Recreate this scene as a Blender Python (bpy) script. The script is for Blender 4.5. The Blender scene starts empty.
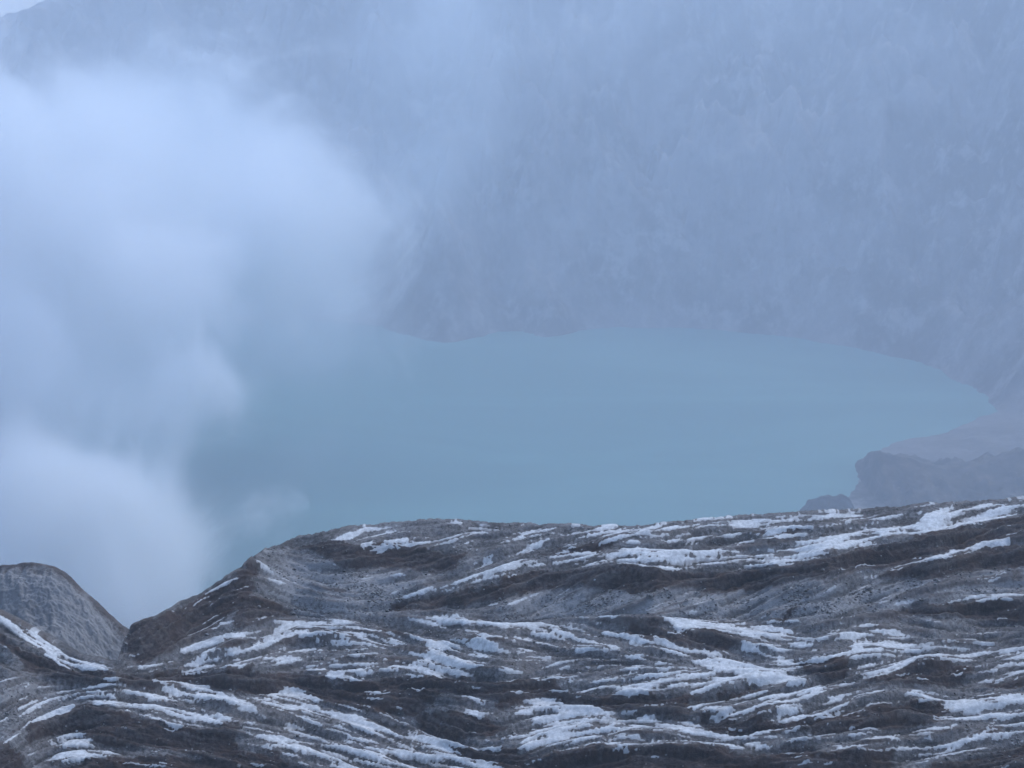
import bpy, bmesh, math, random
import numpy as np

random.seed(7)
rng = np.random.default_rng(7)
scene = bpy.context.scene
COL = scene.collection
R = math.radians

# ------------------------------------------------------------------ camera
H, F = 220.0, 1576.0                      # eye height over the lake, focal length in pixels
PITCH = R(14.7)
CP, SP = math.cos(PITCH), math.sin(PITCH)


def ray(px, py):
    a = (np.asarray(px, float) - 512.0) / F
    b = (np.asarray(py, float) - 384.0) / F
    return a + 0 * b, CP - b * SP + 0 * a, -SP - b * CP + 0 * a


def on_lake(px, py, z=0.0):
    dx, dy, dz = ray(px, py)
    t = (z - H) / dz
    return np.array([dx * t, dy * t])


def along(px, py, dist):
    dx, dy, dz = ray(px, py)
    t = dist / dy
    return np.array([dx * t, dy * t, H + dz * t])


# ------------------------------------------------------------------ noise
_perm = np.random.default_rng(11).permutation(4096)
_ang = np.random.default_rng(12).random(4096) * 2 * np.pi
_gx, _gy = np.cos(_ang), np.sin(_ang)


def perlin(x, y, seed=0):
    x = np.asarray(x, float) + seed * 17.31
    y = np.asarray(y, float) - seed * 9.77
    xi, yi = np.floor(x).astype(int), np.floor(y).astype(int)
    xf, yf = x - xi, y - yi
    u = xf * xf * xf * (xf * (xf * 6 - 15) + 10)
    v = yf * yf * yf * (yf * (yf * 6 - 15) + 10)

    def g(i, j, dx, dy):
        h = _perm[(_perm[(xi + i) & 4095] + yi + j) & 4095]
        return _gx[h] * dx + _gy[h] * dy
    a = g(0, 0, xf, yf) * (1 - u) + g(1, 0, xf - 1, yf) * u
    b = g(0, 1, xf, yf - 1) * (1 - u) + g(1, 1, xf - 1, yf - 1) * u
    return (a * (1 - v) + b * v) * 1.5


def fbm(x, y, octv=4, seed=0, gain=0.5, lac=2.03):
    s, a, n = 0, 1.0, 0
    for k in range(octv):
        s = s + a * perlin(x, y, seed + k * 3)
        n += a
        a *= gain
        x = x * lac
        y = y * lac
    return s / n


def ridged(x, y, octv=4, seed=0):
    s, a, n = 0, 1.0, 0
    for k in range(octv):
        s = s + a * (1 - np.abs(perlin(x, y, seed + 5 * k)) * 1.6)
        n += a
        a *= 0.5
        x = x * 2.07
        y = y * 2.07
    return s / n


def sstep(a, b, x):
    t = np.clip((x - a) / (b - a), 0, 1)
    return t * t * (3 - 2 * t)


def blur(a, sy, sx):
    for ax, s in ((0, sy), (1, sx)):
        if s <= 0:
            continue
        r = int(3 * s) + 1
        k = np.exp(-0.5 * (np.arange(-r, r + 1) / s) ** 2)
        k /= k.sum()
        pad = [(0, 0), (0, 0)]
        pad[ax] = (r, r)
        p = np.pad(a, pad, mode='edge')
        out = np.zeros_like(a)
        n = a.shape[ax]
        for i, w in enumerate(k):
            out += w * (p[i:i + n] if ax == 0 else p[:, i:i + n])
        a = out
    return a


def bilin(a, r, c):
    r = np.clip(r, 0, a.shape[0] - 1.001)
    c = np.clip(c, 0, a.shape[1] - 1.001)
    r0, c0 = r.astype(int), c.astype(int)
    fr, fc = r - r0, c - c0
    return (a[r0, c0] * (1 - fr) * (1 - fc) + a[r0, c0 + 1] * (1 - fr) * fc +
            a[r0 + 1, c0] * fr * (1 - fc) + a[r0 + 1, c0 + 1] * fr * fc)


# ------------------------------------------------------------------ mesh and node helpers
def grid_mesh(name, X, Y, Z, mat, attrs=None, flip=False):
    nr, nc = X.shape
    me = bpy.data.meshes.new(name)
    co = np.stack([X, Y, Z], -1).reshape(-1, 3).astype(np.float32)
    idx = np.arange(nr * nc).reshape(nr, nc)
    q = np.stack([idx[:-1, :-1], idx[:-1, 1:], idx[1:, 1:], idx[1:, :-1]], -1).reshape(-1, 4)
    if flip:
        q = q[:, ::-1]
    nf = len(q)
    me.vertices.add(len(co))
    me.vertices.foreach_set('co', co.ravel())
    me.loops.add(nf * 4)
    me.loops.foreach_set('vertex_index', q.ravel().astype(np.int32))
    me.polygons.add(nf)
    me.polygons.foreach_set('loop_start', np.arange(0, nf * 4, 4, dtype=np.int32))
    me.polygons.foreach_set('use_smooth', np.ones(nf, bool))
    for k, v in (attrs or {}).items():
        at = me.attributes.new(k, 'FLOAT', 'POINT')
        at.data.foreach_set('value', np.asarray(v, np.float32).ravel())
    me.update(calc_edges=True)
    me.materials.append(mat)
    o = bpy.data.objects.new(name, me)
    COL.objects.link(o)
    return o


def tag(o, label=None, cat=None, group=None, kind=None):
    if label:
        o['label'] = label
    if cat:
        o['category'] = cat
    if group:
        o['group'] = group
    if kind:
        o['kind'] = kind
    return o


class Nodes:
    def __init__(self, name):
        self.m = bpy.data.materials.new(name)
        self.m.use_nodes = True
        self.t = self.m.node_tree
        self.t.nodes.clear()
        self.out = self.t.nodes.new('ShaderNodeOutputMaterial')

    def n(self, typ, **kw):
        nd = self.t.nodes.new('ShaderNode' + typ)
        for k, v in kw.items():
            if k.startswith('in_'):
                key = k[3:]
                s = nd.inputs[int(key)] if key.isdigit() else nd.inputs[key.replace('_', ' ')]
                self.set(s, v)
            else:
                setattr(nd, k, v)
        return nd

    def set(self, sock, v):
        if isinstance(v, bpy.types.NodeSocket):
            self.t.links.new(v, sock)
        else:
            sock.default_value = v

    def math(self, op, a, b=0.0, clamp=False):
        nd = self.n('Math', operation=op, use_clamp=clamp)
        self.set(nd.inputs[0], a)
        self.set(nd.inputs[1], b)
        return nd.outputs[0]

    def mix(self, fac, a, b):
        nd = self.n('Mix', data_type='RGBA')
        self.set(nd.inputs['Factor'], fac)
        self.set(nd.inputs[6], a)
        self.set(nd.inputs[7], b)
        return nd.outputs[2]

    def noise(self, scale, detail=4.0, rough=0.55, vec=None, dist=0.0):
        nd = self.n('TexNoise')
        nd.inputs['Scale'].default_value = scale
        nd.inputs['Detail'].default_value = detail
        nd.inputs['Roughness'].default_value = rough
        nd.inputs['Distortion'].default_value = dist
        if vec is not None:
            self.t.links.new(vec, nd.inputs['Vector'])
        return nd.outputs['Fac']

    def remap(self, v, a, b, c, d, smooth=True):
        nd = self.n('MapRange', interpolation_type='SMOOTHSTEP' if smooth else 'LINEAR')
        self.set(nd.inputs[0], v)
        for i, q in enumerate((a, b, c, d)):
            nd.inputs[i + 1].default_value = q
        return nd.outputs[0]

    def attr(self, name):
        return self.n('Attribute', attribute_name=name).outputs['Fac']

    def pos(self):
        return self.n('NewGeometry').outputs['Position']

    def surf(self, col, rough=0.9, spec=0.15, bump=None, strength=0.5, distance=0.05):
        b = self.n('BsdfPrincipled')
        self.set(b.inputs['Base Color'], col)
        self.set(b.inputs['Roughness'], rough)
        b.inputs['Specular IOR Level'].default_value = spec
        if bump is not None:
            bp = self.n('Bump')
            bp.inputs['Strength'].default_value = strength
            bp.inputs['Distance'].default_value = distance
            self.set(bp.inputs['Height'], bump)
            self.t.links.new(bp.outputs[0], b.inputs['Normal'])
        self.t.links.new(b.outputs[0], self.out.inputs['Surface'])
        return self.m


def rgb(*c):
    return (c[0], c[1], c[2], 1.0)


# ------------------------------------------------------------------ materials
def ash_material():
    k = Nodes('ash_slope')
    p = k.pos()
    crust, soil, pale = k.attr('crust'), k.attr('soil'), k.attr('pale')
    n1 = k.noise(1.1, 5, 0.6, p)
    n2 = k.noise(7.0, 5, 0.65, p)
    n3 = k.noise(28.0, 3, 0.6, p)
    ash = k.mix(k.remap(n2, 0.33, 0.68, 0, 1), rgb(0.086, 0.082, 0.080), rgb(0.225, 0.216, 0.211))
    ash = k.mix(k.remap(n1, 0.4, 0.66, 0, 0.6), ash, rgb(0.145, 0.128, 0.118))
    speck = k.remap(n3, 0.63, 0.70, 0, 1)
    ash = k.mix(k.math('MULTIPLY', speck, 0.75), ash, rgb(0.36, 0.35, 0.335))
    dspeck = k.remap(k.noise(19.0, 3, 0.6, p), 0.36, 0.29, 0, 1)
    ash = k.mix(k.math('MULTIPLY', dspeck, 0.7), ash, rgb(0.055, 0.05, 0.048))
    ash = k.mix(k.math('MULTIPLY', pale, 0.55), ash, rgb(0.36, 0.352, 0.345))
    brown = k.mix(k.remap(n2, 0.35, 0.7, 0, 1), rgb(0.042, 0.034, 0.032), rgb(0.098, 0.079, 0.072))
    brown = k.mix(k.remap(n1, 0.42, 0.62, 0, 0.7), brown, rgb(0.072, 0.050, 0.042))
    brown = k.mix(k.math('MULTIPLY', speck, 0.15), brown, rgb(0.17, 0.155, 0.145))
    tone = k.attr('tone')
    ground = k.mix(soil, ash, brown)
    ground = k.mix(k.remap(tone, 0.42, 0.05, 0, 0.55), ground, rgb(0.032, 0.028, 0.027))
    ground = k.mix(k.math('MULTIPLY', k.remap(tone, 0.6, 0.98, 0, 0.5), k.math('SUBTRACT', 1.0, k.math('MULTIPLY', soil, 0.75))), ground, rgb(0.33, 0.32, 0.31))
    white = k.mix(k.remap(n2, 0.3, 0.7, 0, 1), rgb(0.42, 0.42, 0.413), rgb(0.64, 0.64, 0.63))
    white = k.mix(k.remap(k.attr('thick'), 0.84, 0.42, 0, 0.85), white, rgb(0.32, 0.315, 0.31))
    white = k.mix(k.remap(k.attr('tone'), 0.58, 0.18, 0, 0.75), white, rgb(0.25, 0.24, 0.23))
    white = k.mix(k.remap(n3, 0.34, 0.26, 0, 0.6), white, rgb(0.27, 0.25, 0.235))
    cm = k.remap(k.math('ADD', crust, k.math('MULTIPLY', k.math('SUBTRACT', n3, 0.5), 0.5)), 0.40, 0.68, 0, 1)
    col = k.mix(cm, ground, white)
    h = k.math('ADD', k.math('MULTIPLY', k.math('MULTIPLY', n2, k.math('SUBTRACT', 1.0, cm)), 0.7), k.math('MULTIPLY', k.math('MULTIPLY', n3, k.math('SUBTRACT', 1.0, k.math('MULTIPLY', cm, 0.6))), 0.45))
    return k.surf(col, 0.93, 0.1, h, 0.55, 0.09)


def crater_material():
    k = Nodes('crater_rock')
    p = k.pos()
    mp = k.n('Mapping')
    mp.inputs['Scale'].default_value = (1, 1, 0.75)
    k.t.links.new(p, mp.inputs['Vector'])
    v = mp.outputs[0]
    a = k.noise(0.012, 6, 0.62, v)
    b = k.noise(0.05, 6, 0.7, v, 0.0)
    c = k.mix(k.remap(a, 0.40, 0.60, 0, 1), rgb(0.016, 0.016, 0.016), rgb(0.185, 0.170, 0.165))
    c = k.mix(k.remap(b, 0.48, 0.66, 0, 0.8), c, rgb(0.30, 0.28, 0.265))
    c = k.mix(k.remap(b, 0.44, 0.30, 0, 0.7), c, rgb(0.035, 0.038, 0.032))
    c = k.mix(k.math('MULTIPLY', k.attr('pale'), 0.7), c, rgb(0.17, 0.158, 0.142))
    fine = k.noise(0.22, 4, 0.7, p)
    c = k.mix(k.remap(fine, 0.52, 0.68, 0, 0.22), c, rgb(0.30, 0.285, 0.27))
    c = k.mix(k.remap(fine, 0.46, 0.34, 0, 0.25), c, rgb(0.022, 0.022, 0.021))
    return k.surf(c, 0.95, 0.1, b, 0.6, 2.5)


def rock_material(name, lo, hi):
    k = Nodes(name)
    p = k.pos()
    a = k.noise(0.11, 6, 0.65, p)
    b = k.noise(0.5, 4, 0.6, p)
    c = k.mix(k.remap(a, 0.36, 0.66, 0, 1), rgb(*lo), rgb(*hi))
    st = k.n('TexWave', wave_type='BANDS', bands_direction='Z')
    st.inputs['Scale'].default_value = 0.10
    st.inputs['Distortion'].default_value = 9.0
    st.inputs['Detail'].default_value = 4.0
    k.t.links.new(p, st.inputs['Vector'])
    c = k.mix(k.math('MULTIPLY', st.outputs['Fac'], 0.5), c, rgb(*[x * 0.35 for x in hi]))
    c = k.mix(k.remap(b, 0.6, 0.75, 0, 0.6), c, rgb(*[x * 1.7 for x in hi]))
    return k.surf(c, 0.95, 0.1, b, 0.6, 0.8)


def lake_material():
    k = Nodes('crater_water')
    p = k.pos()
    mp = k.n('Mapping')
    mp.inputs['Scale'].default_value = (0.6, 1.6, 1)
    mp.inputs['Rotation'].default_value = (0, 0, 0.35)
    k.t.links.new(p, mp.inputs['Vector'])
    n = k.noise(0.007, 6, 0.62, mp.outputs[0], 0.8)
    c = k.mix(k.remap(n, 0.35, 0.68, 0, 1), rgb(0.042, 0.172, 0.160), rgb(0.078, 0.228, 0.208))
    r = k.noise(0.35, 3, 0.6, p)
    return k.surf(c, 0.45, 0.35, r, 0.12, 0.6)


def stone_material(name, lo, hi):
    k = Nodes(name)
    n = k.noise(9.0, 4, 0.6, k.pos())
    return k.surf(k.mix(k.remap(n, 0.35, 0.65, 0, 1), rgb(*lo), rgb(*hi)), 0.92, 0.12, n, 0.5, 0.03)


# ------------------------------------------------------------------ the ash slope: outcrops read off the slope
# white crust sheets (outlines on the slope, row 480..800 = far edge..near edge of the slope)
CRUST = [
    [(-120, 560), (-40, 600), (0, 618), (34, 637), (71, 655), (119, 666), (102, 671), (74, 669), (57, 665), (43, 655), (17, 639), (0, 629), (-60, 600), (-120, 572)],
    [(115, 667), (176, 664), (240, 660), (240, 664), (176, 668), (119, 670)],
    [(77, 690), (119, 684), (133, 695), (159, 692), (193, 683), (216, 694), (255, 703), (250, 708), (214, 705), (180, 703), (150, 701), (119, 694)],
    [(57, 699), (105, 693), (142, 705), (176, 709), (216, 712), (240, 720), (204, 727), (170, 730), (153, 720), (125, 715), (105, 706)],
    [(28, 723), (68, 705), (70, 709), (34, 724)],
    [(43, 737), (79, 733), (94, 746), (128, 749), (96, 760), (65, 767), (54, 763), (62, 752), (51, 746)],
    [(334, 535), (355, 531), (353, 536), (341, 538)],
    [(360, 544), (377, 541), (374, 546), (363, 549)],
    [(371, 550), (385, 547), (383, 551), (374, 552)],
    [(470, 565), (492, 555), (490, 559), (475, 566)],
    [(401, 597), (437, 588), (459, 580), (494, 569), (522, 564), (522, 574), (486, 582), (459, 588), (431, 592)],
    [(215, 640), (240, 634), (281, 626), (317, 622), (371, 618), (379, 626), (393, 630), (376, 630), (366, 624), (317, 627), (281, 631), (240, 638)],
    [(423, 644), (448, 639), (445, 655), (464, 666), (486, 666), (481, 674), (431, 676), (393, 675), (358, 682), (341, 680), (306, 673), (308, 663), (341, 671), (393, 669), (420, 663), (430, 656)],
    [(429, 621), (459, 617), (520, 621), (522, 630), (475, 633), (442, 629)],
    [(355, 696), (379, 693), (410, 696), (429, 694), (407, 699), (377, 698)],
    [(236, 702), (259, 694), (289, 693), (317, 698), (322, 709), (358, 720), (393, 731), (410, 720), (418, 734), (453, 741), (437, 746), (400, 743), (360, 732), (330, 725), (300, 713), (267, 711)],
    [(265, 747), (273, 739), (322, 742), (355, 739), (350, 747), (400, 741), (437, 745), (475, 761), (513, 768), (500, 776), (415, 774), (341, 770), (300, 761)],
    [(274, 726), (295, 717), (312, 727), (292, 732)],
    [(385, 713), (404, 711), (404, 715), (388, 716)],
    [(448, 698), (467, 697), (494, 707), (481, 709), (459, 704)],
    [(459, 711), (481, 711), (505, 713), (481, 717)],
    [(486, 738), (505, 731), (522, 731), (520, 739), (502, 742), (489, 740)],
    [(500, 571), (544, 559), (566, 552), (620, 551), (637, 546), (664, 550), (691, 554), (746, 555), (780, 551), (780, 564), (746, 567), (708, 567), (664, 569), (631, 571), (615, 567), (582, 566), (555, 564), (527, 571), (500, 576)],
    [(724, 525), (741, 520), (771, 523), (768, 529), (741, 530)],
    [(514, 552), (530, 544), (546, 541), (525, 553)],
    [(661, 619), (730, 614), (757, 626), (780, 634), (780, 641), (741, 639), (708, 635), (678, 634)],
    [(498, 621), (544, 622), (566, 627), (580, 640), (560, 641), (520, 632), (498, 629)],
    [(563, 635), (590, 641), (622, 648), (620, 651), (590, 647)],
    [(590, 634), (642, 641), (675, 649), (697, 652), (727, 651), (743, 666), (763, 671), (768, 677), (741, 682), (702, 693), (637, 694), (560, 691), (563, 685), (609, 686), (653, 683), (686, 675), (713, 672), (689, 661), (702, 657), (670, 656), (642, 649)],
    [(511, 681), (538, 675), (566, 667), (607, 663), (596, 669), (560, 679), (536, 681)],
    [(618, 672), (623, 666), (639, 664), (640, 671), (626, 675)],
    [(500, 648), (530, 649), (541, 653), (520, 655)],
    [(500, 656), (530, 657), (520, 661), (500, 661)],
    [(516, 709), (544, 702), (579, 704), (596, 711), (620, 718), (653, 719), (675, 723), (702, 731), (768, 736), (702, 739), (653, 735), (620, 735), (577, 745), (527, 752), (516, 745), (541, 735), (505, 736), (541, 727), (522, 717)],
    [(574, 749), (609, 741), (653, 738), (664, 739), (746, 741), (773, 746), (746, 750), (664, 746), (642, 748), (593, 748)],
    [(744, 516), (834, 512), (864, 515), (834, 521), (793, 523), (771, 519)],
    [(744, 519), (771, 523), (760, 530), (744, 529)],
    [(875, 528), (919, 519), (924, 511), (963, 507), (1024, 502), (1120, 495), (1120, 503), (1030, 511), (990, 519), (968, 526), (944, 528), (919, 535), (881, 538)],
    [(799, 545), (834, 542), (853, 538), (878, 545), (853, 551), (831, 553), (810, 558), (782, 566), (744, 569), (744, 556), (799, 553)],
    [(889, 568), (935, 556), (979, 548), (1009, 542), (1009, 546), (979, 554), (946, 561), (892, 571)],
    [(941, 602), (990, 598), (1001, 596), (1060, 595), (1060, 601), (1001, 602)],
    [(744, 623), (766, 634), (812, 639), (793, 642), (744, 641)],
    [(834, 636), (862, 629), (897, 635), (949, 646), (930, 649), (897, 651), (864, 655), (837, 659), (807, 658), (810, 652), (848, 650), (853, 645)],
    [(853, 665), (897, 657), (908, 660), (859, 669)],
    [(859, 676), (897, 664), (919, 661), (990, 653), (1030, 652), (1030, 657), (985, 659), (919, 666), (897, 673), (864, 679)],
    [(976, 665), (1040, 658), (1040, 666), (982, 672)],
    [(963, 680), (996, 675), (1040, 668), (1040, 676), (985, 682)],
    [(744, 665), (788, 671), (823, 683), (793, 688), (780, 684), (744, 678)],
    [(771, 721), (837, 706), (892, 699), (914, 691), (941, 694), (963, 701), (979, 704), (1040, 698), (1040, 706), (979, 717), (957, 717), (941, 703), (914, 698), (892, 704), (837, 713), (782, 725)],
    [(744, 743), (771, 746), (752, 751)],
]
# narrow streaks of crust: polyline and half width
STREAK = [
    [(322, 532), (350, 529), 1.3], [(382, 538), (391, 536), 1.2], [(385, 544), (407, 541), 1.4], [(415, 541), (428, 540), 1.4], [(358, 529), (378, 528), 1.4],
    [(447, 524), (470, 526), (503, 529), 1.6], [(440, 552), (452, 549), 1.2], [(505, 545), (522, 541), 1.8], [(470, 548), (480, 545), 1.4],
    [(470, 747), (500, 750), 1.8], [(766, 539), (793, 538), 2.0], [(801, 543), (830, 537), (853, 534), 1.8],
    [(642, 706), (680, 702), 1.8], [(691, 709), (702, 704), (746, 697), (772, 691), 3.2], [(710, 720), (741, 715), (773, 702), 3.0],
    [(744, 700), (790, 694), (848, 687), 2.6], [(782, 713), (820, 703), (850, 690), 2.4], [(760, 707), (800, 698), (830, 692), 1.6],
    [(933, 732), (990, 733), 1.3], [(875, 738), (930, 738), 2.0], [(903, 754), (946, 747), (1010, 735), 1.8], [(744, 735), (769, 736), 1.6],
    [(965, 716), (990, 709), (1020, 705), 2.6], [(998, 728), (1030, 721), 2.6], [(940, 722), (985, 720), 1.3],
    [(590, 535), (610, 530), (620, 527), 2.4], [(663, 536), (690, 528), (700, 526), 2.8], [(685, 541), (712, 533), 2.0], [(636, 531), (652, 528), 1.8], [(552, 536), (570, 531), 2.4],
    [(690, 544), (720, 543), (750, 545), 1.4], [(566, 546), (600, 542), (640, 546), 1.2],
    [(182, 652), (215, 645), (250, 639), 1.3], [(190, 656), (240, 650), 1.4], [(200, 662), (262, 650), 1.2], [(285, 654), (322, 651), 2.4], [(182, 672), (205, 667), (240, 664), 2.6], [(264, 660), (285, 658), 3.0],
    [(365, 664), (392, 660), 1.8], [(280, 640), (306, 638), 1.6], [(255, 648), (290, 642), 1.4], [(400, 660), (418, 657), 1.6], [(480, 641), (505, 642), 2.0], [(470, 653), (492, 656), 1.8], [(490, 648), (512, 651), 1.8], [(382, 650), (396, 648), 1.4],
    [(575, 676), (596, 672), 1.8], [(660, 670), (672, 670), 2.2], [(608, 674), (618, 672), 1.4],
    [(40, 708), (22, 716), 1.0], [(18, 712), (60, 697), 1.1], [(231, 618), (190, 640), 0.7], [(176, 612), (236, 578), 1.1],
]
SOIL = [
    [(-120, 574), (-60, 604), (0, 631), (17, 644), (43, 658), (71, 671), (94, 668), (108, 672), (182, 669), (182, 675), (255, 667), (255, 688), (216, 689), (193, 682), (159, 690), (133, 692), (85, 687), (51, 682), (26, 668), (0, 642), (-120, 600)],
    [(28, 726), (68, 709), (105, 705), (125, 716), (153, 723), (199, 730), (238, 723), (236, 743), (244, 760), (199, 757), (159, 749), (119, 747), (94, 744), (79, 734), (43, 737), (23, 746)],
    [(289, 546), (322, 539), (360, 544), (415, 546), (470, 551), (453, 569), (415, 570), (371, 563), (344, 566), (311, 553)],
    [(388, 606), (437, 592), (464, 588), (522, 576), (522, 592), (481, 600), (437, 609), (404, 613)],
    [(236, 590), (276, 600), (298, 615), (273, 621), (236, 630)],
    [(128, 624), (176, 608), (244, 568), (260, 552), (250, 600), (216, 627), (182, 646), (142, 664), (122, 648)],
    [(236, 670), (306, 674), (341, 682), (393, 676), (431, 676), (481, 675), (522, 682), (522, 703), (481, 699), (448, 698), (426, 712), (415, 718), (349, 713), (308, 697), (256, 693), (236, 696)],
    [(415, 717), (448, 711), (508, 720), (508, 731), (486, 739), (453, 740), (420, 729)],
    [(445, 745), (470, 747), (522, 747), (522, 766), (475, 762)],
    [(60, 768), (110, 757), (200, 757), (240, 750), (265, 750), (300, 764), (345, 770), (430, 776), (520, 776), (520, 810), (40, 810)],
    [(500, 577), (555, 567), (582, 568), (615, 571), (664, 571), (713, 568), (780, 566), (780, 583), (719, 590), (675, 589), (637, 593), (590, 587), (527, 592), (500, 596)],
    [(524, 554), (560, 544), (606, 540), (622, 547), (566, 551), (530, 559)],
    [(616, 632), (656, 620), (664, 631), (732, 636), (740, 648), (708, 652), (670, 645), (620, 637)],
    [(500, 682), (555, 682), (560, 691), (637, 695), (691, 693), (689, 706), (691, 721), (653, 720), (620, 716), (579, 704), (544, 701), (500, 708)],
    [(691, 712), (735, 720), (780, 722), (780, 735), (708, 732)],
    [(490, 755), (582, 751), (642, 749), (670, 748), (746, 751), (812, 744), (820, 757), (892, 748), (900, 800), (490, 810)],
    [(744, 570), (782, 567), (810, 559), (831, 554), (853, 552), (881, 547), (919, 536), (946, 529), (968, 527), (1040, 511), (1120, 500), (1120, 535), (1040, 539), (1006, 542), (935, 556), (886, 568), (848, 574), (744, 592)],
    [(889, 571), (946, 561), (1009, 547), (1100, 540), (1100, 558), (990, 570), (935, 578), (881, 578)],
    [(935, 605), (990, 601), (1100, 601), (1100, 626), (968, 619), (881, 616)],
    [(771, 621), (796, 607), (785, 625)],
    [(796, 661), (842, 658), (851, 666), (845, 681), (821, 682), (807, 672)],
    [(864, 680), (897, 673), (924, 664), (963, 662), (976, 669), (946, 687), (908, 688)],
    [(985, 682), (1060, 675), (1060, 690), (990, 688)],
    [(760, 728), (837, 708), (881, 702), (919, 698), (944, 701), (952, 710), (935, 724), (897, 730), (799, 734)],
    [(935, 764), (1030, 741), (1100, 735), (1100, 810), (900, 810)],
    [(0, 745), (20, 750), (40, 810), (-60, 810)],
    [(690, 696), (740, 688), (790, 688), (745, 695), (700, 702)],
]
# broken crust: outline and how close it is to a closed sheet
BROKEN = [
    ([(165, 668), (190, 645), (260, 630), (330, 624), (420, 635), (520, 634), (520, 662), (480, 676), (420, 664), (330, 672), (240, 662)], -0.34),
    ([(500, 630), (590, 640), (680, 655), (690, 676), (640, 684), (560, 686), (520, 680), (500, 670)], -0.5),
    ([(500, 524), (620, 526), (740, 516), (780, 515), (780, 535), (700, 546), (640, 546), (560, 542), (500, 540)], -0.16),
    ([(780, 513), (1024, 500), (1060, 500), (980, 520), (930, 530), (870, 545), (780, 552)], -0.2),
    ([(400, 526), (500, 525), (520, 545), (440, 556), (330, 545), (330, 532)], -0.62),
    ([(830, 630), (1060, 648), (1060, 680), (960, 682), (840, 680)], -0.36),
    ([(690, 690), (850, 684), (900, 697), (840, 708), (770, 722), (700, 722)], -0.36),
    ([(935, 700), (1060, 696), (1060, 728), (950, 735)], -0.4),
    ([(744, 728), (1060, 726), (1060, 742), (930, 760), (820, 756), (744, 748)], -0.52),
    ([(250, 695), (420, 720), (520, 770), (340, 770), (260, 745), (236, 710)], -0.36),
    ([(515, 700), (780, 730), (780, 750), (520, 755)], -0.3),
    ([(120, 745), (260, 738), (300, 765), (120, 768)], -0.6),
    ([(740, 620), (830, 640), (800, 680), (740, 690)], -0.45),
    ([(-200, 520), (0, 612), (130, 668), (60, 668), (-200, 590)], -0.45),
]
PALE = [
    [(270, 566), (322, 560), (393, 576), (431, 588), (388, 605), (371, 616), (330, 620), (300, 617), (285, 603), (264, 588)],
    [(500, 600), (560, 592), (700, 594), (800, 590), (900, 580), (1060, 566), (1060, 590), (940, 596), (800, 618), (640, 618), (500, 618)],
]
CREST = [(-2600, 470), (-900, 470), (-200, 505), (-120, 552), (-40, 596), (0, 617), (34, 635), (71, 652), (104, 663), (116, 662), (124, 640), (130, 628), (150, 618), (200, 592), (250, 561), (268, 547), (290, 539),
         (340, 529), (400, 523), (440, 521), (500, 524), (620, 527), (680, 522), (740, 517), (800, 514.5), (900, 508), (1024, 500), (1150, 492), (1500, 480), (3600, 480)]

PX0, PX1, PY0, PY1 = -260, 1284, 470, 810
gx, gy = np.meshgrid(np.arange(PX0, PX1 + 1.0), np.arange(PY0, PY1 + 1.0))


def sdist(poly, X, Y):
    P = np.array(poly, float)
    Q = np.roll(P, -1, 0)
    d2 = np.full(X.shape, 1e12)
    ins = np.zeros(X.shape, bool)
    for (x0, y0), (x1, y1) in zip(P, Q):
        ex, ey = x1 - x0, y1 - y0
        t = np.clip(((X - x0) * ex + (Y - y0) * ey) / (ex * ex + ey * ey + 1e-9), 0, 1)
        d2 = np.minimum(d2, (X - x0 - t * ex) ** 2 + (Y - y0 - t * ey) ** 2)
        c = ((y0 > Y) != (y1 > Y))
        ins ^= c & (X < x0 + (Y - y0) * ex / (ey if abs(ey) > 1e-9 else 1e-9))
    d = np.sqrt(d2)
    return np.where(ins, d, -d)


def field(polys, X, Y, pad=26):
    out = np.full(X.shape, -float(pad))
    for poly in polys:
        P = np.array(poly, float)
        c0 = int(max(P[:, 0].min() - pad - 12 - PX0, 0)); c1 = int(min(P[:, 0].max() + pad + 12 - PX0, X.shape[1]))
        r0 = int(max(P[:, 1].min() - pad - 8 - PY0, 0)); r1 = int(min(P[:, 1].max() + pad + 8 - PY0, X.shape[0]))
        if c1 <= c0 or r1 <= r0:
            continue
        s = (slice(r0, r1), slice(c0, c1))
        out[s] = np.maximum(out[s], sdist(poly, X[s], Y[s]))
    return out


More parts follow.
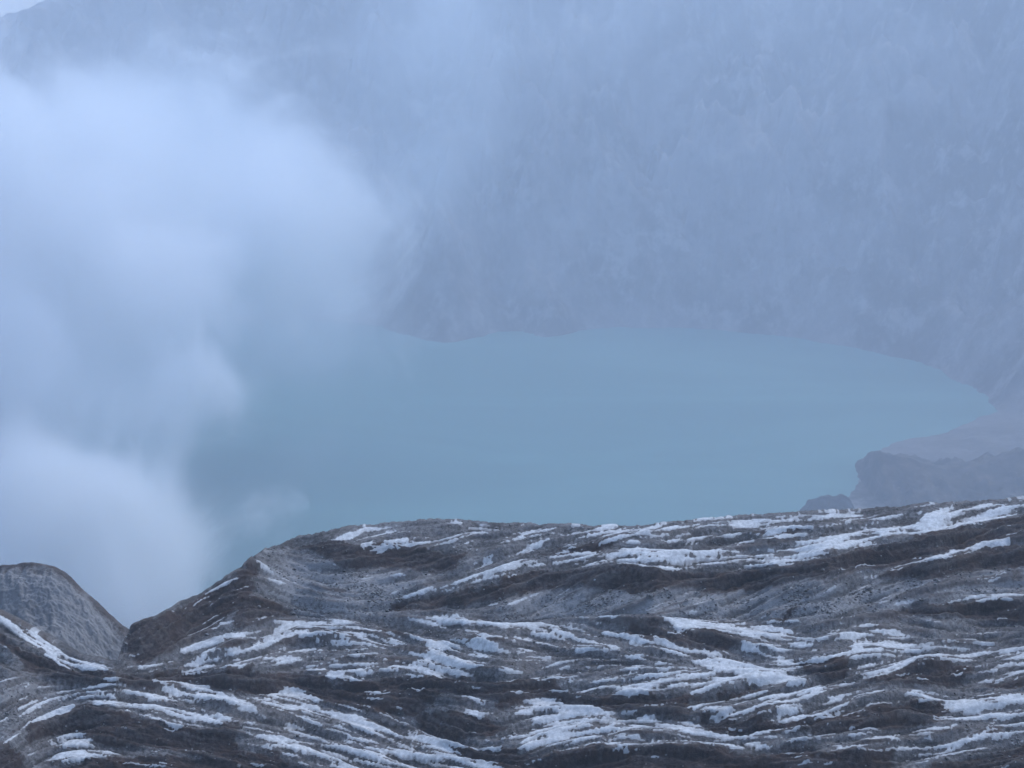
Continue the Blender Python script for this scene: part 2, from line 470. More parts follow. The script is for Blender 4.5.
# dip of the layering read at points along the slope (degrees, down to the right)
GUIDES = [(190, 655, -22), (230, 640, -18), (280, 628, -9), (330, 622, -3), (375, 626, 14), (395, 640, 26), (300, 650, -10), (260, 662, -10), (350, 660, -2), (420, 660, 8), (450, 650, 32), (470, 668, 8),
          (440, 625, 3), (490, 628, 6), (480, 645, 4), (530, 632, 12), (570, 640, 14), (620, 648, 9), (680, 653, 13), (730, 662, 22), (700, 678, -12), (640, 688, -6), (590, 680, -10), (560, 668, -17),
          (530, 740, -22), (560, 728, -20), (600, 728, -13), (640, 732, -2), (690, 736, 7), (740, 742, 4), (560, 708, 8), (620, 722, 12), (590, 745, -12),
          (710, 705, -15), (760, 696, -17), (800, 700, -22), (830, 692, -20), (760, 716, -20), (820, 712, -14), (880, 702, -8), (930, 694, 8), (960, 706, 20), (990, 714, -14), (1020, 704, -14), (980, 730, -12), (1020, 728, -14),
          (820, 655, -10), (860, 635, -8), (900, 642, 12), (940, 650, 8), (880, 668, -20), (910, 660, -17), (960, 658, -6), (1010, 655, -4), (1000, 678, -12), (990, 668, -10),
          (40, 715, -28), (70, 700, -22), (100, 690, -10), (130, 700, 14), (170, 712, 14), (210, 720, 10), (160, 697, 4), (220, 700, 12), (80, 745, 8), (110, 755, 12), (50, 760, -30), (20, 740, -40), (20, 690, -30),
          (280, 700, 14), (320, 716, 22), (360, 728, 18), (400, 738, 14), (300, 745, 14), (350, 752, 16), (420, 752, 18), (470, 762, 16), (290, 728, 12), (420, 725, 30),
          (10, 632, 30), (45, 648, 28), (80, 662, 18), (30, 660, 36), (60, 680, 20),
          (530, 570, -14), (570, 558, -12), (620, 553, -4), (660, 560, 2), (720, 560, 0), (770, 557, -5), (820, 550, -12), (860, 545, -10), (900, 530, -14), (950, 520, -12), (1000, 510, -8),
          (440, 588, -16), (480, 576, -18), (400, 600, -22), (600, 535, -14), (680, 532, -14), (760, 526, -4), (820, 520, -3), (540, 545, -16),
          (150, 625, -34), (190, 605, -34), (230, 582, -36), (170, 640, -38), (220, 610, -40), (260, 600, 24), (290, 608, 30), (270, 575, 34), (330, 600, 10), (360, 575, -8), (330, 545, -12), (420, 555, -8), (400, 535, -6), (470, 560, -24),
          (600, 600, -28), (680, 600, -20), (760, 600, -25), (540, 605, -30), (850, 590, -20), (920, 580, -12), (1000, 575, -10), (940, 552, -12)]

# strike of the layering, from the outlines themselves
acc = np.zeros(gx.shape, complex)
wsum = np.full(gx.shape, 1e-6)
segs = [(p, q) for poly in CRUST for p, q in zip(poly, poly[1:] + poly[:1])]
segs += [(p, q) for s in STREAK for p, q in zip(s[:-2], s[1:-1])] * 2
sub = (slice(None, None, 4), slice(None, None, 4))
sx_, sy_ = gx[sub], gy[sub]
acs = np.zeros(sx_.shape, complex)
for (x0, y0), (x1, y1) in segs:
    L = math.hypot(x1 - x0, y1 - y0)
    if L < 14:
        continue
    mx, my = (x0 + x1) / 2, (y0 + y1) / 2
    w = L * np.exp(-((sx_ - mx) ** 2 / (2 * 34 ** 2) + (sy_ - my) ** 2 / (2 * 13 ** 2)))
    acs += w * np.exp(2j * math.atan2(y1 - y0, x1 - x0))
for gx0, gy0, deg in GUIDES:
    wg = 420.0 * np.exp(-((sx_ - gx0) ** 2 / (2 * 30 ** 2) + (sy_ - gy0) ** 2 / (2 * 12 ** 2)))
    acs += wg * np.exp(2j * math.radians(deg))
acs += 0.4
ang = np.angle(acs) / 2
rr, cc = (gy - PY0) / 4, (gx - PX0) / 4
vx = bilin(np.cos(ang), rr, cc)
vy = bilin(np.sin(ang), rr, cc)
vn = np.hypot(vx, vy) + 1e-6
vx, vy = vx / vn, vy / vn


def streaky(seed, length, pre=0.6):
    n = blur(np.random.default_rng(seed).standard_normal(gx.shape), pre, pre)
    tot = n.copy()
    for sgn in (1, -1):
        r, c = gy - PY0, gx - PX0
        for k in range(length):
            ax, ay = bilin(vx, r, c), bilin(vy, r, c)
            c = c + sgn * ax * 1.0
            r = r + sgn * ay * 1.0
            tot += bilin(n, r, c) * (1 - k / length)
    return tot / tot.std()


fine = streaky(1, 16, 0.6)
mid = streaky(2, 34, 1.2)
coarse = streaky(3, 48, 2.8)
grain = np.random.default_rng(5).standard_normal(gx.shape)
grain = blur(grain, 0.6, 0.8)
grain /= grain.std()

wx = gx + 7.0 * fbm(gx / 26, gy / 9, 4, 21) + 2.0 * perlin(gx / 5, gy / 3, 41)
wy = gy + 3.4 * fbm(gx / 22, gy / 9, 4, 31) + 1.2 * perlin(gx / 6, gy / 3, 43)
d_crust = field(CRUST, wx, wy)
for s in STREAK:
    w = s[-1]
    pts = s[:-1]
    poly = [(x, y - w) for x, y in pts] + [(x, y + w) for x, y in reversed(pts)]
    ends = [(pts[0][0] - 3, pts[0][1])]
    poly = ends + poly[:len(pts)] + [(pts[-1][0] + 3, pts[-1][1])] + poly[len(pts):]
    d_crust = np.maximum(d_crust, field([poly], wx, wy) + 0.5)
d_soil = field(SOIL, wx, wy)
bias = np.full(gx.shape, -1.25)
for poly, b in BROKEN:
    s = field([poly], wx, wy)
    bias = np.maximum(bias, -1.25 + (b + 1.25) * sstep(-5, 4, s))
soil = sstep(-1.4, 1.4, d_soil + 1.7 * mid + 0.9 * fine + 0.7 * grain)
inside = np.clip(d_crust / 3.2, -3, 1.0)
soil = np.maximum(soil, 0.8 * sstep(0.75, 1.5, 0.8 * coarse + 0.5 * mid + 0.9 * fbm(gx / 60, gy / 22, 3, 51)))
inside = np.clip(d_crust / 3.0, -3, 0.80) - 0.36
c_raw = np.maximum(inside, bias - 0.55 * soil) + 0.70 * fine + 0.33 * mid + 0.20 * coarse + 0.20 * grain
cr1, cr2 = streaky(14, 34, 1.3), streaky(15, 22, 0.8)
crack = np.maximum(sstep(0.20, 0.0, np.abs(cr1)), 0.8 * sstep(0.22, 0.0, np.abs(cr2))) * sstep(-0.6, 0.5, coarse + 1.2 * fbm(gx / 30, gy / 12, 3, 57))
c_raw = c_raw - 0.55 * blur(crack, 0.3, 0.6)
crust = sstep(-0.08, 0.20, c_raw)
soil = soil * (1 - 0.6 * sstep(0, 3, d_crust))
tone = np.clip(0.5 + 0.22 * mid + 0.16 * fine + 0.12 * coarse + 0.12 * grain, 0, 1)
thick = np.clip(0.55 + 0.30 * c_raw + 0.18 * fbm(gx / 40, gy / 16, 3, 53), 0, 1)
pale = sstep(-8, 8, field(PALE, wx, wy) + 2.0 * mid)

# slope facing the camera: risers steep, crust treads nearly level
slope = 0.20 + 0.46 * sstep(-3, 3, d_soil) - 0.19 * sstep(-3, 2, d_crust) + 0.22 * pale
slope += 0.10 * fbm(gx / 90, gy / 30, 3, 61)
slope = blur(slope, 1.5, 5.0)
NR = gx.shape[0]
T = np.zeros(gx.shape)
b_px = np.arange(PX0, PX1 + 1.0)
t_now = None
for r in range(NR - 1, -1, -1):
    dx, dy, dz = ray(b_px, PY0 + r)
    if t_now is None:
        y0 = 41.0 + 1.2 * np.sin(b_px / 160.0)
        t_now = y0 / dy
    else:
        s = slope[r]
        t_now = (zp - H - s * yp) / (dz - s * dy)
    T[r] = t_now
    yp, zp = t_now * dy, H + t_now * dz
T = np.exp(blur(np.log(T), 1.0, 9.0))


def relief(x, y, s, c, p, f, m, g, k):
    """small relief of the slope, in metres, from plan position and ground kind"""
    rock = 0.15 * (ridged(x * 0.55, y * 0.95, 4, 3) - 0.55) + 0.07 * fbm(x * 2.2, y * 3.2, 4, 9)
    rub = 0.09 * fbm(x * 0.9, y * 1.3, 4, 13) + 0.035 * fbm(x * 5.0, y * 6.5, 3, 17)
    z = s * rock + (1 - s) * rub * (1 - 0.5 * c)
    z = z + 0.045 * c + 0.032 * m * (1 - 0.5 * c) + 0.011 * f * (1 - 0.6 * c) + 0.007 * g * (1 - 0.7 * c) + 0.075 * k
    return z


def hillside():
    pxs = np.concatenate([np.linspace(-2600, -300, 40), np.arange(-256, 0, 4.0), np.arange(0, 1025, 1.0), np.arange(1028, 1282, 4.0), np.linspace(1330, 3600, 40)])
    N = 380
    crest = np.interp(pxs, [c[0] for c in CREST], [c[1] for c in CREST])
    crest = crest - 1.0 * fbm(pxs / 5, pxs * 0 + 7.5, 3, 73) - 1.6 * fbm(pxs / 24, pxs * 0 + 0.5, 4, 71) * np.where(pxs > 135, 1.0, 1.6)
    v = np.linspace(0, 1, N)[:, None]
    py = 806 + v * (crest[None] - 806)
    PX = np.broadcast_to(pxs[None], py.shape)
    r, c = py - PY0, np.clip(PX - PX0, 0, gx.shape[1] - 1.01)
    t = bilin(T, r, c)
    S, C_, P_ = bilin(soil, r, c), bilin(crust, r, c), bilin(pale, r, c)
    f_, m_, g_ = bilin(fine, r, c), bilin(mid, r, c), bilin(grain, r, c)
    T_, K_ = bilin(tone, r, c), bilin(thick, r, c)
    dx, dy, dz = ray(PX, py)
    X, Y, Z = dx * t, dy * t, H + dz * t
    rim_fade = 0.55 + 0.45 * sstep(0, 14, py - crest[None])
    Z = Z + relief(X, Y, S, C_, P_, f_, m_, g_, bilin(coarse, r, c)) * rim_fade
    # far side of the crest, falling away towards the lake
    bx, by, bz, ba = [], [], [], []
    for e in (0.06, 0.15, 0.3, 0.55, 0.9, 1.5, 2.4, 4, 7, 12, 20, 32, 48):
        drop = 0.25 * e * e / (e + 0.9) + 0.62 * e * e / (e + 2.2)
        x = X[-1] * (1 + e / Y[-1] * 0.4)
        y = Y[-1] + e
        bx.append(x); by.append(y)
        bz.append(Z[-1] - drop + 0.1 * min(e, 3) * fbm(x * 0.5, y * 0.5, 3, 5)); ba.append(e)
    # near side, back up to the edge where the viewer stands
    fx, fy, fz = [], [], []
    for q in np.linspace(0, 1, 46)[:-1]:
        y = -26 + q * (Y[0] + 26)
        x = X[0] * (1 + 0 * q)
        k = np.clip((Y[0] - y) / Y[0], 0, None)
        top = 218.3 - 0.02 * np.abs(x)
        z = np.where(k < 1, Z[0] - 1.2 * np.sin(np.pi * np.clip(k, 0, 1)) * 2 + (top - Z[0]) * sstep(0.0, 1.0, k) ** 1.35, top)
        z = z + 0.25 * fbm(x * 0.4, y * 0.4, 4, 8) * np.clip(k * 6, 0, 1) * np.clip(1.15 - k, 0.15, 1)
        fx.append(x); fy.append(y); fz.append(z)
    nb, nf = len(bx), len(fx)
    XX = np.concatenate([np.array(fx), X, np.array(bx)])
    YY = np.concatenate([np.array(fy), Y, np.array(by)])
    ZZ = np.concatenate([np.array(fz), Z, np.array(bz)])
    ZZ[:, 0] -= 30
    ZZ[:, -1] -= 30
    ZZ[0] -= 40

    def ext(A):
        front = np.array([A[0] * (i / nf) for i in range(nf)])
        back = np.array([A[-1] * math.exp(-e / 1.5) for e in ba])
        return np.concatenate([front, A, back])
    o = grid_mesh('hillside', XX, YY, ZZ, ASH, {'crust': ext(C_), 'soil': ext(S), 'pale': ext(P_), 'tone': ext(T_), 'thick': ext(K_)})
    tag(o, 'near ridge of grey ash and dark brown earth streaked with broken white crust', 'ridge', kind='structure')
    return X, Y, Z, PX, py, S, C_


ASH = ash_material()
sX, sY, sZ, sPX, sPY, sS, sC = hillside()

# ------------------------------------------------------------------ the hump left of the gap, behind the near ridge
def left_hill():
    line = [(-700, 500), (-300, 530), (-120, 556), (0, 566), (30, 563.5), (52, 567), (66, 577), (84, 594), (96, 606), (108, 616), (120, 626), (134, 634), (150, 646), (180, 668), (240, 715), (300, 760)]
    pxs = np.concatenate([np.linspace(-700, -110, 40), np.arange(-100, 300, 1.0)])
    top = np.interp(pxs, [p[0] for p in line], [p[1] for p in line])
    top = top - 3.2 * fbm(pxs / 22, pxs * 0, 5, 91, 0.6)
    N = 260
    v = np.linspace(0, 1, N)[:, None]
    py = (top[None] + 150) + v * (-150)
    PX = np.broadcast_to(pxs[None], py.shape)
    t = np.zeros(py.shape)
    for r in range(N):
        dx, dy, dz = ray(pxs, py[r])
        if r == 0:
            tn = (61.0 + 0.010 * np.abs(pxs - 120)) / dy
        else:
            s = 0.62 - 0.35 * sstep(22, 3, py[r] - top)
            tn = (zp_ - H - s * yp_) / (dz - s * dy)
        t[r] = tn
        yp_, zp_ = tn * dy, H + tn * dz
    t = np.exp(blur(np.log(t), 1, 4))
    dx, dy, dz = ray(PX, py)
    X, Y, Z = dx * t, dy * t, H + dz * t
    gully = fbm(X * 0.45 + 0.35 * Z, Y * 0.3, 4, 33)
    Z = Z + (0.9 * gully + 0.2 * fbm(X * 2.2, Y * 2.2, 4, 35) + 0.09 * fbm(X * 8, Y * 8, 2, 36)) * sstep(0, 12, py - top[None] + 3)
    d = py - top[None]
    S = sstep(4, 0, d + 9 * fbm(X * 0.9, Y * 0.9, 4, 37)) * 0.8
    S = np.maximum(S, 0.65 * sstep(0.12, 0.4, fbm(X * 0.5 + 3, Y * 0.4, 4, 39)) * sstep(60, 20, d))
    C_ = 0.45 * sstep(0.15, 0.5, fbm(X * 0.7, Y * 1.2, 4, 41)) * sstep(30, 60, d) * sstep(60, 110, PX)
    P_ = 1.1 * sstep(3, 12, d) + 0.5 * fbm(X * 0.8, Z * 0.8, 4, 44)
    T_ = 0.48 + 0.1 + 0.6 * fbm(X * 1.2 + 0.9 * Z, Z * 1.0, 4, 46) + 0.35 * fbm(X * 5, Z * 5, 4, 47)
    C_ = np.clip(C_ + 0.9 * sstep(0.12, 0.35, fbm(X * 1.3 + 0.5 * Z, Z * 2.4, 4, 48)) * sstep(50, 75, d) , 0, 1)
    bx, by, bz = [], [], []
    for e in (0.1, 0.3, 0.7, 1.4, 2.5, 4.5, 8, 14, 24, 40):
        bx.append(X[-1] * (1 + 0.4 * e / Y[-1])); by.append(Y[-1] + e); bz.append(Z[-1] - 0.75 * e * e / (e + 1.0))
    nb = len(bx)
    X2, Y2, Z2 = (np.concatenate([a, np.array(b)]) for a, b in ((X, bx), (Y, by), (Z, bz)))

    def ext(A):
        return np.concatenate([A, np.repeat(A[-1:], nb, 0)])
    o = grid_mesh('hill', X2, Y2, Z2, ASH, {'crust': ext(C_), 'soil': ext(S), 'pale': np.clip(ext(P_), 0, 1), 'tone': np.clip(ext(T_), 0, 1), 'thick': ext(0.6 + 0 * P_)})
    tag(o, 'bare rounded grey ash hump left of the gap where the smoke rises', 'hill', kind='structure')


left_hill()

# ------------------------------------------------------------------ crater: lake, shore, walls
shore_px = [(60, 336), (150, 324), (230, 320), (300, 320), (350, 322), (380, 326), (402, 333), (425, 340), (450, 342), (478, 338), (500, 332), (525, 331), (545, 336), (562, 335), (580, 329), (620, 326), (680, 328), (730, 331),
            (790, 337), (850, 346), (900, 357), (945, 371), (975, 386), (992, 400), (994, 412), (970, 424), (935, 433), (905, 440), (880, 449), (868, 470), (850, 492), (835, 520)]
shore = [tuple(on_lake(x, y)) for x, y in shore_px] + [(90, 540), (20, 500), (-60, 478), (-150, 470), (-215, 500), (-270, 580), (-300, 700), (-300, 830)]


def crater():
    xs = np.concatenate([np.linspace(-2300, -560, 60), np.arange(-540, 541, 3.2), np.linspace(560, 2300, 60)])
    ys = np.concatenate([np.linspace(-700, 420, 70), np.arange(428, 1460, 3.2), np.linspace(1480, 3000, 50)])
    X, Y = np.meshgrid(xs, ys)
    wX = X + 9 * fbm(X / 38, Y / 38, 5, 101, 0.6)
    wY = Y + 9 * fbm(X / 38, Y / 38, 5, 103, 0.6)
    d = -sdist(shore, wX, wY)                  # metres away from the water
    az = np.arctan2(X, np.maximum(Y, 1))       # bearing from the viewer
    near = sstep(880, 690, Y)
    # far and side walls
    rim = 292 + 40 * fbm(az * 5, Y * 0 + 2.0, 3, 107)
    azn = az + 0.008 * fbm(X / 60, Y / 60, 3, 108)
    rim = rim - (rim - 197) * sstep(-0.215, -0.272, azn) - 26 * np.clip((-0.272 - azn) / 0.05, 0, 2)
    dd = np.maximum(d, 0)
    wall = rim * (1 - np.exp(-dd / 235.0)) * 1.22
    wall = np.minimum(wall, rim)
    butt = ridged(X / 95, Y / 190, 4, 111) - 0.55
    wall = wall + sstep(0, 55, dd) * sstep(430, 250, dd) * (85 * butt + 34 * (ridged(X / 30, Y / 55, 3, 115) - 0.55))
    wall = wall + sstep(0, 15, dd) * 10 * fbm(X / 14, Y / 20, 3, 118)
    # the slope below the viewer
    nearh = 182 * np.clip(dd / 450.0, 0, 1.0) ** 1.35 + 4 * fbm(X / 25, Y / 25, 4, 121) * sstep(0, 40, dd)
    wall = np.maximum(wall - 0.38 * np.maximum(dd - 440, 0), np.minimum(wall, 40))
    z = wall * (1 - near) + nearh * near
    # low delta on the right shore
    c = np.array(on_lake(985, 446))
    q = ((X - c[0]) / 62) ** 2 + ((Y - c[1]) / 75) ** 2
    delta = sstep(1.5, 0.5, q + 0.4 * fbm(X / 30, Y / 30, 3, 125))
    low = 1.0 + 0.07 * dd + 2.2 * fbm(X / 16, Y / 16, 4, 127)
    z = z * (1 - delta) + np.minimum(z, low) * delta
    c2 = np.array(on_lake(975, 500))
    flat = sstep(1.4, 0.6, ((X - c2[0]) / 95) ** 2 + ((Y - c2[1] + 25) / 75) ** 2)
    z = z * (1 - flat) + np.minimum(z, 0.6 + 0.02 * dd) * flat
    z = np.where(d < 0, np.maximum(d * 0.25, -9), z)
    pale = np.clip(delta * 0.9 + sstep(25, 4, dd) * 0.25, 0, 1)
    o = grid_mesh('crater_wall', X, Y, z, crater_material(), {'pale': pale})
    tag(o, 'hazy gullied crater wall rising steeply behind the turquoise lake', 'crater wall', kind='structure')


crater()


def lake():
    P = np.array(shore)
    c = P.mean(0)
    Q = c + (P - c) * 1.0
    n = np.linalg.norm(P - c, axis=1, keepdims=True)
    Q = P + (P - c) / n * 26
    xs = np.arange(Q[:, 0].min(), Q[:, 0].max() + 20, 20)
    bm = bmesh.new()
    ring = [bm.verts.new((x, y, 0)) for x, y in Q]
    bm.faces.new(ring)
    bmesh.ops.triangulate(bm, faces=bm.faces[:])
    for f in bm.faces:
        if f.normal.z < 0:
            f.normal_flip()
    me = bpy.data.meshes.new('lake')
    bm.to_mesh(me)
    bm.free()
    me.materials.append(lake_material())
    o = bpy.data.objects.new('lake', me)
    COL.objects.link(o)
    tag(o, 'still milky turquoise crater lake under drifting mist', 'lake', kind='structure')


lake()


# ------------------------------------------------------------------ headland and rock at the right shore
def outcrop(name, line, dist, depth, base_drop, mat, label, cat, seed, amp):
    """a rocky mass whose skyline is read at its own distance; it slopes down on both sides"""
    pts = [along(x, y, dist) for x, y in line]
    xs = np.arange(pts[0][0], pts[-1][0], 0.9)
    top = np.interp(xs, [p[0] for p in pts], [p[2] for p in pts])
    top = top + amp * fbm(xs / 7, xs * 0, 4, seed)
    u = np.concatenate([-np.linspace(1, 0, 60), np.linspace(0, 1, 30)[1:]])
    U, XX = np.meshgrid(u, xs, indexing='ij')
    TOP = np.broadcast_to(top[None], U.shape)
    k = np.abs(U)
    prof = 1 - k ** np.where(U < 0, 0.85, 1.4)
    lo = -base_drop
    YY = dist + U * depth * (1 + 0.25 * fbm(XX / 18, U * 0, 3, seed + 2))
    ZZ = lo + (TOP - lo) * prof
    nz = (ridged(XX / 16, YY / 30, 4, seed + 4) - 0.6) * 8 * amp / 1.5 + 1.6 * fbm(XX / 4, YY / 5, 3, seed + 6)
    ZZ = ZZ + nz * sstep(0.02, 0.3, k) * sstep(1.0, 0.6, k)
    YY = YY + 2.0 * fbm(XX / 6, ZZ / 6, 3, seed + 9) * sstep(0, 0.2, k)
    o = grid_mesh(name, XX, YY, ZZ, mat)
    return tag(o, label, cat)


outcrop('headland', [(852, 545), (857, 520), (862, 503), (872, 480), (879, 457), (884, 453), (892, 457), (912, 459), (930, 466), (948, 470), (985, 465), (1024, 450), (1090, 436), (1160, 445), (1240, 500)], 655, 46, 3,
        rock_material('headland_rock', (0.020, 0.016, 0.013), (0.120, 0.094, 0.072)),
        'grey brown rocky headland jutting from the right shore into the lake', 'headland', 201, 1.1)
outcrop('rock', [(790, 540), (802, 516), (812, 501), (822, 496), (834, 497), (843, 494), (850, 499), (858, 516), (866, 540)], 612, 20, 3,
        rock_material('shore_rock', (0.010, 0.010, 0.010), (0.030, 0.028, 0.027)),
        'small dark rock in front of the headland just above the near crest', 'rock', 231, 1.0)


# ------------------------------------------------------------------ stones on the rubble
def stone_mesh(seed):
    r = np.random.default_rng(seed)
    bm = bmesh.new()
    bmesh.ops.create_icosphere(bm, subdivisions=2, radius=1.0)
    off = r.random(3) * 40
    sc = np.array([1.0, 0.8, 0.6]) * (0.8 + 0.4 * r.random(3))
    for v in bm.verts:
        n = np.array(v.co)
        k = 1 + 0.45 * float(perlin(n[0] * 1.3 + off[0], n[1] * 1.3 + n[2] * 0.9 + off[1], seed))
        n = n * sc * k
        n[2] = max(n[2], -0.28)
        v.co = n
    me = bpy.data.meshes.new('stone')
    bm.to_mesh(me)
    bm.free()
    return me


def stones():
    pale_m = stone_material('pale_stone', (0.22, 0.215, 0.21), (0.42, 0.41, 0.40))
    dark_m = stone_material('dark_stone', (0.045, 0.04, 0.038), (0.11, 0.10, 0.095))
    # scree: nobody could count it
    ok = (sC < 0.25) & (sPX > 2) & (sPX < 1022) & (sPY < 780)
    clump = sstep(-0.1, 0.4, fbm(sX * 0.7, sY * 0.9, 3, 77))
    w = np.where(ok, (0.2 + 1.0 * bilin(pale, sPY - PY0, np.clip(sPX - PX0, 0, gx.shape[1] - 2))) * (1 - 0.9 * sS) * (0.15 + clump), 0)
    flat = np.flatnonzero(w > 0)
    pr = w.ravel()[flat]
    pick = rng.choice(flat, 9000, replace=False, p=pr / pr.sum())
    base = stone_mesh(3)
    bv = np.array([v.co[:] for v in base.vertices])
    bf = np.array([p.vertices[:] for p in base.polygons])
    V, Fc = [], []
    x, y, z = sX.ravel(), sY.ravel(), sZ.ravel()
    for i, k in enumerate(pick):
        s = 0.021 * math.exp(rng.normal(0, 0.5))
        a = rng.random() * 6.283
        ca, sa = math.cos(a), math.sin(a)
        p = bv * s
        V.append(np.stack([p[:, 0] * ca - p[:, 1] * sa + x[k], p[:, 0] * sa + p[:, 1] * ca + y[k], p[:, 2] + z[k] + s * 0.1], 1))
        Fc.append(bf + i * len(bv))
    V, Fc = np.concatenate(V), np.concatenate(Fc)
    me = bpy.data.meshes.new('scree')
    me.from_pydata(V.tolist(), [], Fc.tolist())
    me.materials.append(stone_material('scree_stone', (0.06, 0.056, 0.053), (0.27, 0.26, 0.25)))
    o = bpy.data.objects.new('scree', me)
    COL.objects.link(o)
    tag(o, 'loose grey gravel scattered over the ash slopes', 'gravel', kind='stuff')


stones()


# ------------------------------------------------------------------ smoke and mist
def volume_material(name, puffs, dens, nscale, lo, hi, colour, edge=1.0, aniso=0.0, floor=0.0, low=(0.96, 0.98, 1.0)):
    """even fog whose density falls off round each puff and is broken up by turbulence"""
    k = Nodes(name)
    p = k.pos()
    total = None
    warp = k.n('TexNoise')
    warp.inputs['Scale'].default_value = nscale * 0.8
    warp.inputs['Detail'].default_value = 2.0
    k.t.links.new(p, warp.inputs['Vector'])
    off = k.n('VectorMath', operation='SUBTRACT')
    k.t.links.new(warp.outputs['Color'], off.inputs[0])
    off.inputs[1].default_value = (0.5, 0.5, 0.5)
    sc = k.n('VectorMath', operation='SCALE')
    k.t.links.new(off.outputs[0], sc.inputs[0])
    sc.inputs['Scale'].default_value = 0.55 / nscale
    ad = k.n('VectorMath', operation='ADD')
    k.t.links.new(p, ad.inputs[0])
    k.t.links.new(sc.outputs[0], ad.inputs[1])
    for c, r, wt in puffs:
        mp = k.n('VectorMath', operation='SUBTRACT')
        k.t.links.new(ad.outputs[0], mp.inputs[0])
        mp.inputs[1].default_value = c
        dv = k.n('VectorMath', operation='DIVIDE')
        k.t.links.new(mp.outputs[0], dv.inputs[0])
        dv.inputs[1].default_value = r
        ln = k.n('VectorMath', operation='LENGTH')
        k.t.links.new(dv.outputs[0], ln.inputs[0])
        g = k.remap(ln.outputs['Value'], 1.0, 1.0 - edge, 0, wt)
        total = g if total is None else k.math('ADD', total, g)
    total = k.math('MINIMUM', total, 1.7)
    n = k.noise(nscale, 7.0, 0.72, p, 1.0)
    # turbulence eats into the soft edge of every puff
    e = k.math('ADD', k.math('MULTIPLY', total, hi), k.math('MULTIPLY', k.math('SUBTRACT', n, 0.5), lo))
    m = k.remap(e, 0.25, 1.7, 0.0, 1.0)
    d = k.math('MULTIPLY', k.math('ADD', k.math('MULTIPLY', total, floor), m), dens)
    v = k.n('VolumePrincipled')
    zz = k.n('SeparateXYZ')
    k.t.links.new(p, zz.inputs[0])
    k.set(v.inputs['Color'], k.mix(k.remap(zz.outputs[2], 20.0, 130.0, 0, 1), rgb(*low), rgb(*colour)))
    v.inputs['Anisotropy'].default_value = aniso
    k.t.links.new(d, v.inputs['Density'])
    k.t.links.new(v.outputs[0], k.out.inputs['Volume'])
    return k.m


def hull(name, puffs, mat, seed, grow=1.06, voxel=14.0):
    """closed billowing skin round all puffs"""
    bm = bmesh.new()
    for c, r, wt in puffs:
        g = bmesh.ops.create_icosphere(bm, subdivisions=3, radius=1.0)
        for v in g['verts']:
            v.co = (c[0] + v.co.x * r[0] * grow, c[1] + v.co.y * r[1] * grow, c[2] + v.co.z * r[2] * grow)
    me = bpy.data.meshes.new(name)
    bm.to_mesh(me)
    bm.free()
    tmp = bpy.data.objects.new(name + '_raw', me)
    COL.objects.link(tmp)
    md = tmp.modifiers.new('union', 'REMESH')
    md.mode = 'VOXEL'
    md.voxel_size = voxel
    ev = tmp.evaluated_get(bpy.context.evaluated_depsgraph_get())
    out = bpy.data.meshes.new_from_object(ev)
    out.name = name
    bpy.data.objects.remove(tmp)
    bpy.data.meshes.remove(me)
    out.materials.clear()
    out.materials.append(mat)
    o = bpy.data.objects.new(name, out)
    COL.objects.link(o)
    return o


def puff(px, py, dist, rpx, ry=None, flat=1.0, wt=1.0):
    c = along(px, py, dist)
    r = rpx * dist / F
    return (tuple(c), (r, (ry or r), r * flat), wt)


PLUME = [
    puff(122, 625, 470, 85, wt=1.3), puff(95, 565, 484, 130, wt=1.3), puff(40, 525, 492, 135, wt=1.3), puff(150, 515, 500, 100, wt=1.2), puff(70, 605, 470, 100, wt=1.3), puff(60, 490, 490, 110, wt=1.2), puff(155, 595, 482, 80, wt=1.2),
    puff(215, 560, 495, 70, wt=0.7), puff(250, 500, 510, 65, wt=0.6), puff(225, 380, 555, 60, wt=0.7), puff(-40, 590, 480, 140, wt=1.2),
    puff(150, 430, 530, 120, wt=0.9), puff(10, 420, 540, 190, wt=0.7), puff(205, 390, 560, 85, wt=0.8), puff(110, 360, 560, 150, wt=0.5),
    puff(50, 270, 590, 240, wt=0.8), puff(200, 270, 620, 190, wt=0.55), puff(20, 150, 620, 180, wt=0.75), puff(-150, 300, 580, 260),
    puff(290, 235, 650, 170, wt=0.5), puff(365, 200, 670, 100, wt=0.55), puff(210, 150, 680, 180, wt=0.45), puff(330, 310, 660, 120, wt=0.4), puff(120, 120, 650, 140, wt=0.55),
]
DRIFT = [
    puff(280, 260, 720, 190), puff(200, 130, 700, 190), puff(420, 50, 800, 260, 60), puff(680, -10, 860, 360, 60, 0.5), puff(420, 180, 780, 110), puff(100, 260, 700, 260), puff(280, 350, 680, 130), puff(300, 470, 600, 90, wt=0.5),
]
plume = hull('smoke_plume', PLUME, volume_material('sulphur_smoke', PLUME, 0.130, 0.0140, 4.0, 1.0, (0.997, 1.0, 1.0), 1.0, 0.0, 0.05, (0.992, 1.0, 0.986)), 5)
tag(plume, 'thick white sulphur smoke plume billowing up from the gap at the left', 'smoke')
plume.data.materials[0].cycles.volume_step_rate = 0.38
drift = hull('mist', DRIFT, volume_material('drifting_mist', DRIFT, 0.0125, 0.009, 3.4, 1.0, (0.93, 0.97, 1.0), 1.0, 0.0, 0.12), 6, voxel=18.0)
tag(drift, 'thin pale mist drifting from the smoke plume across the far crater wall', 'mist', kind='stuff')


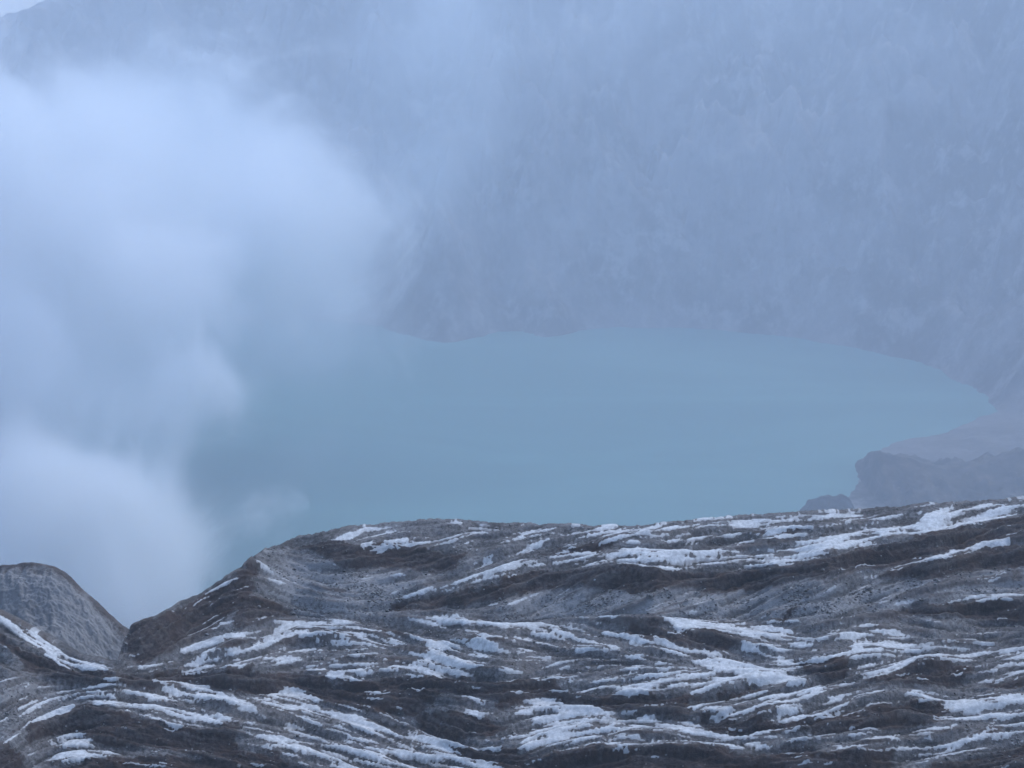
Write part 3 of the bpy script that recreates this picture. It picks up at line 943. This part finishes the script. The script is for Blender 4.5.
def haze():
    bm = bmesh.new()
    bmesh.ops.create_cube(bm, size=1.0)
    lo, hi = np.array((-2320, -720, -12.0)), np.array((2320, 3020, 372.0))
    for v in bm.verts:
        v.co = (np.array(v.co) + 0.5) * (hi - lo) + lo
    me = bpy.data.meshes.new('haze')
    bm.to_mesh(me)
    bm.free()
    k = Nodes('haze_air')
    v = k.n('VolumePrincipled')
    v.inputs['Color'].default_value = rgb(0.825, 0.905, 1.0)
    v.inputs['Density'].default_value = 0.00092
    v.inputs['Anisotropy'].default_value = 0.0
    k.t.links.new(v.outputs[0], k.out.inputs['Volume'])
    me.materials.append(k.m)
    k.m.cycles.homogeneous_volume = True
    o = bpy.data.objects.new('haze', me)
    COL.objects.link(o)
    tag(o, 'blue morning haze filling the whole crater', 'haze', kind='stuff')


haze()

# ------------------------------------------------------------------ light
SUN_EL, SUN_AZ = R(52), R(35)            # azimuth clockwise from +Y (the view direction)
w = bpy.data.worlds.new('World')
scene.world = w
w.use_nodes = True
nt = w.node_tree
bg = nt.nodes['Background']
sky = nt.nodes.new('ShaderNodeTexSky')
sky.sky_type = 'NISHITA'
sky.sun_disc = False
sky.sun_elevation = SUN_EL
sky.sun_rotation = SUN_AZ
sky.air_density = 1.0
sky.dust_density = 0.5
sky.ozone_density = 3.0
nt.links.new(sky.outputs[0], bg.inputs[0])
bg.inputs[1].default_value = 0.13
sd = bpy.data.lights.new('sun', 'SUN')
sd.energy = 0.75
sd.angle = R(35)
sd.color = (1.0, 0.97, 0.92)
so = bpy.data.objects.new('sun', sd)
COL.objects.link(so)
from mathutils import Vector
dirv = Vector((math.sin(SUN_AZ) * math.cos(SUN_EL), math.cos(SUN_AZ) * math.cos(SUN_EL), math.sin(SUN_EL)))
so.rotation_euler = dirv.to_track_quat('Z', 'Y').to_euler()
so.location = (0, -20, 400)

# ------------------------------------------------------------------ camera and render
cd = bpy.data.cameras.new('camera')
cd.sensor_width = 36.0
cd.lens = F / 1024.0 * 36.0
cd.clip_start = 0.1
cd.clip_end = 8000
co = bpy.data.objects.new('camera', cd)
COL.objects.link(co)
co.location = (0, 0, H)
co.rotation_euler = (math.pi / 2 - PITCH, 0, 0)
scene.camera = co

scene.view_settings.view_transform = 'Standard'
scene.view_settings.look = 'None'
scene.view_settings.exposure = 1.29
scene.view_settings.gamma = 1.0
cy = scene.cycles
cy.use_denoising = True
cy.use_adaptive_sampling = True
cy.adaptive_threshold = 0.03
cy.max_bounces = 20
cy.diffuse_bounces = 2
cy.glossy_bounces = 2
cy.volume_bounces = 13
cy.transparent_max_bounces = 16
cy.volume_max_steps = 256
cy.sample_clamp_indirect = 5.0
